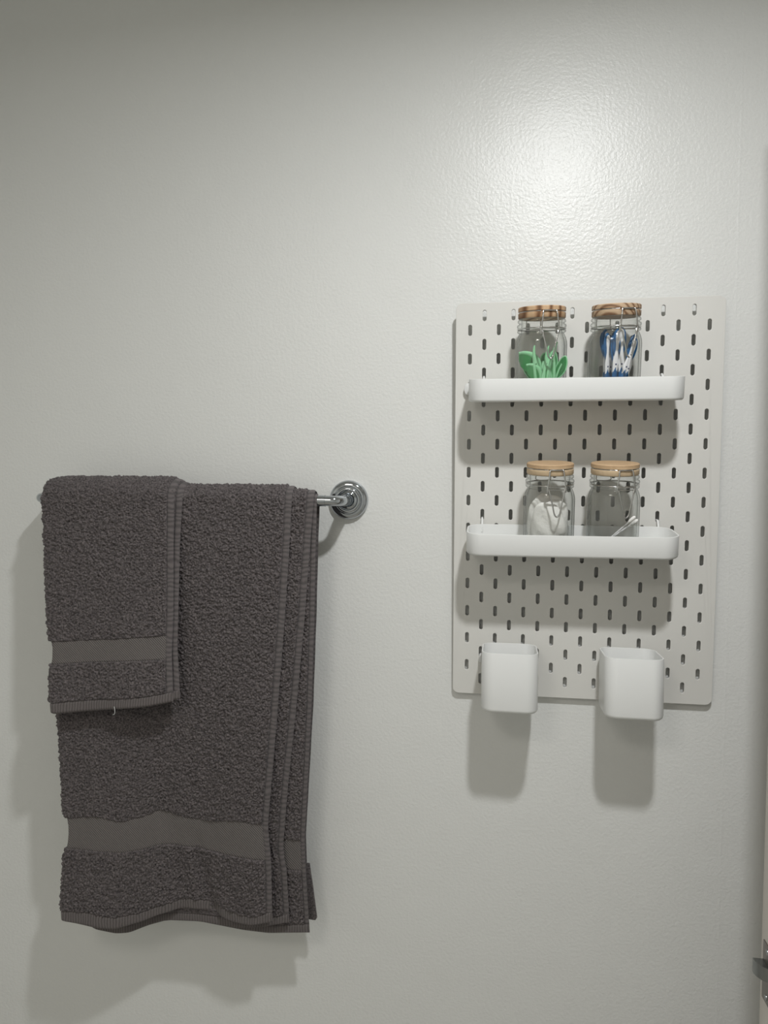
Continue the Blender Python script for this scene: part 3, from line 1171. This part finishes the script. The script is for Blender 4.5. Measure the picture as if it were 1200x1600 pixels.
def bath_depth1(u, w):
    base = BARD + 20
    wave = 1.6 * np.sin(u * 9 + 1.0) * np.sin(w * 5) + 1.2 * np.sin(u * 21 + w * 4)
    fold = 4.0 * np.exp(-((u - 0.5 - 0.05 * np.sin(w * 8)) / 0.05) ** 2) * np.clip((w - 0.5) / 0.4, 0, 1)
    valley = 5.5 * np.exp(-((u - 0.66 - 0.5 * (w - 0.9)) / 0.035) ** 2) * np.clip((w - 0.78) / 0.1, 0, 1)
    return base + (pd(u * 100) - base) * np.clip(w, 0, 1) ** 1.6 + wave * np.clip(w * 4, 0, 1) - roll(u) * np.clip(w * 6 + 0.3, 0, 1) - fold - valley


towel_layer(bath, bXL, bXR, b_bot, 20.0, bath_depth1, 0.8, 585, 9.0, None, (b_b0, b_b1), b_hem)

m_XL = lambda z: bXL(z) + 9
m_XR = curve([(1520, -188), (1483.5, -191.9), (1416.4, -197.5), (1316.9, -205.1), (1188.2, -217.5), (1075.8, -230.1), (971.4, -239.0), (943.4, -233.4), (867.3, -229.8)])
m_bot = curve([(-560, 840), (-542, 826), (-530.3, 822.3), (-499.2, 819.5), (-478.6, 822.7), (-447.8, 837.6), (-417.3, 848.6), (-367.2, 851.6), (-308.1, 847.9), (-269.3, 852.8), (-230.8, 863.4)])


def bath_depth2(u, w):
    return BARD + 14.5 + (69.5 - 78.5) * w - roll(u) * 0.6


mid_XL = lambda z: np.where(z < 900, np.maximum(bXL(z) + 9, -540.0), bXL(z) + 9)
mid = towel_layer(bath, mid_XL, m_XR, m_bot, 14.5, bath_depth2, 0.8, 580, 9.0, 13.0, None, None, 0.82)
mid['label'] = 'middle fold of the bath towel'

r_XR = curve([(1520, -188), (1479.0, -188.8), (1416.0, -190.9), (1315.9, -193.2), (1186.3, -197.5), (1073.1, -203.7), (986.9, -208.8), (938.9, -207.2), (846.5, -201.8)])
r_bot = curve([(-560, 880), (-420, 850), (-303.1, 839.0), (-263.8, 838.2), (-203.7, 845.3)])


def bath_depth3(u, w):
    return BARD + 9.2 + (60 - 73.2) * w


r_b0 = curve([(-560, 984), (-200, 984)])
r_b1 = curve([(-560, 939), (-200, 939)])
rear = towel_layer(bath, lambda z: bXL(z) + 18, r_XR, r_bot, 9.2, bath_depth3, 0.8, 560, 7.0, 13.0, (r_b0, r_b1), None, 0.84)
rear['label'] = 'rear fold of the bath towel'
# hanging corner of the back half, peeking out at the lower right
bm = bmesh.new()
pts = [(-260, 940), (-206, 940), (-201, 905), (-194.5, 859), (-197, 855), (-260, 858)]
loft(bm, [[(x, -d, z) for x, z in pts] for d in (45, 41.5)])
bevel_all(bm, 1.0, 2)
o = from_bm('back_corner', bm, M['terry'], bath, 40)
o.matrix_parent_inverse = bath.matrix_world.inverted()

# --- hand towel, folded double, over the bath towel
hand = thing('hand_towel', 'small charcoal terry hand towel hung over the left of the bath towel', 'towel', Matrix.Translation(Vector((-480, -64, BARZ)) * K))
hXL = curve([(1520, -597), (1489.4, -596.6), (1457.0, -594.5), (1364.7, -587.3), (1309.7, -582.4), (1273.3, -577.2), (1268.9, -572.0), (1242.5, -571.1), (1236.9, -573.9), (1200.6, -571.7), (1170.9, -566.7)])
hXR = curve([(1520, -391.5), (1491.0, -391.0), (1414.6, -389.9), (1316.4, -387.1), (1263.0, -387.5), (1214.4, -384.2), (1201.2, -382.9)])
hXR2 = curve([(1520, -379), (1491.0, -380.0), (1414.3, -383.0), (1315.6, -382.2), (1270.9, -382.0), (1226.6, -377.4), (1197.4, -375.0)])
h_bot = curve([(-566.7, 1169.9), (-508.3, 1174.9), (-469.5, 1180.6), (-421.5, 1187.7), (-373.3, 1197.3)])
h_hem = curve([(-568.1, 1184.4), (-508.8, 1190.2), (-469.9, 1194.0), (-421.9, 1201.0), (-373.7, 1210.5)])
h_b0 = curve([(-572.1, 1270.8), (-482.2, 1277.0), (-424.3, 1282.9), (-388.2, 1287.0)])
h_b1 = curve([(-571.0, 1239.8), (-481.3, 1246.4), (-423.4, 1251.7), (-387.2, 1255.0)])


def hand_depth(u, w):
    return BARD + 30.5 + 25 * w ** 1.3 + 2.0 * np.sin(u * 7 + 0.5) * w - roll(u, 0.05, 8.0) * np.clip(w * 8 + 0.4, 0, 1) + 5 * w ** 2 * np.sin(u * 8.0 + 2.2)


def hand_depth2(u, w):
    return hand_depth(u, w) - 5.2


rf = lambda u: 1 - 0.16 * np.clip(1 - u / 0.16, 0, 1) ** 2 - 0.10 * np.clip((u - 0.9) / 0.1, 0, 1) ** 2
towel_layer(hand, hXL, hXR, h_bot, 30.5, hand_depth, 0.8, 290, 9.5, None, (h_b0, h_b1), h_hem, rfun=rf)
h2 = towel_layer(hand, lambda z: hXL(z) + 3, hXR2, lambda x: h_bot(x) + 1.5, 25.6, hand_depth2, 0.8, 285, 9.0, 12.0, None, None, 0.85, rfun=rf)
h2['label'] = 'inner fold of the hand towel'
bm = bmesh.new()
tube(bm, smooth_path([(-468, -123, 1186), (-466.5, -124, 1181), (-467, -124, 1176), (-470, -123.5, 1174.5)], 14), 0.35, 6)
o = from_bm('loose_thread', bm, M['floss'], hand, 60)
o.matrix_parent_inverse = hand.matrix_world.inverted()
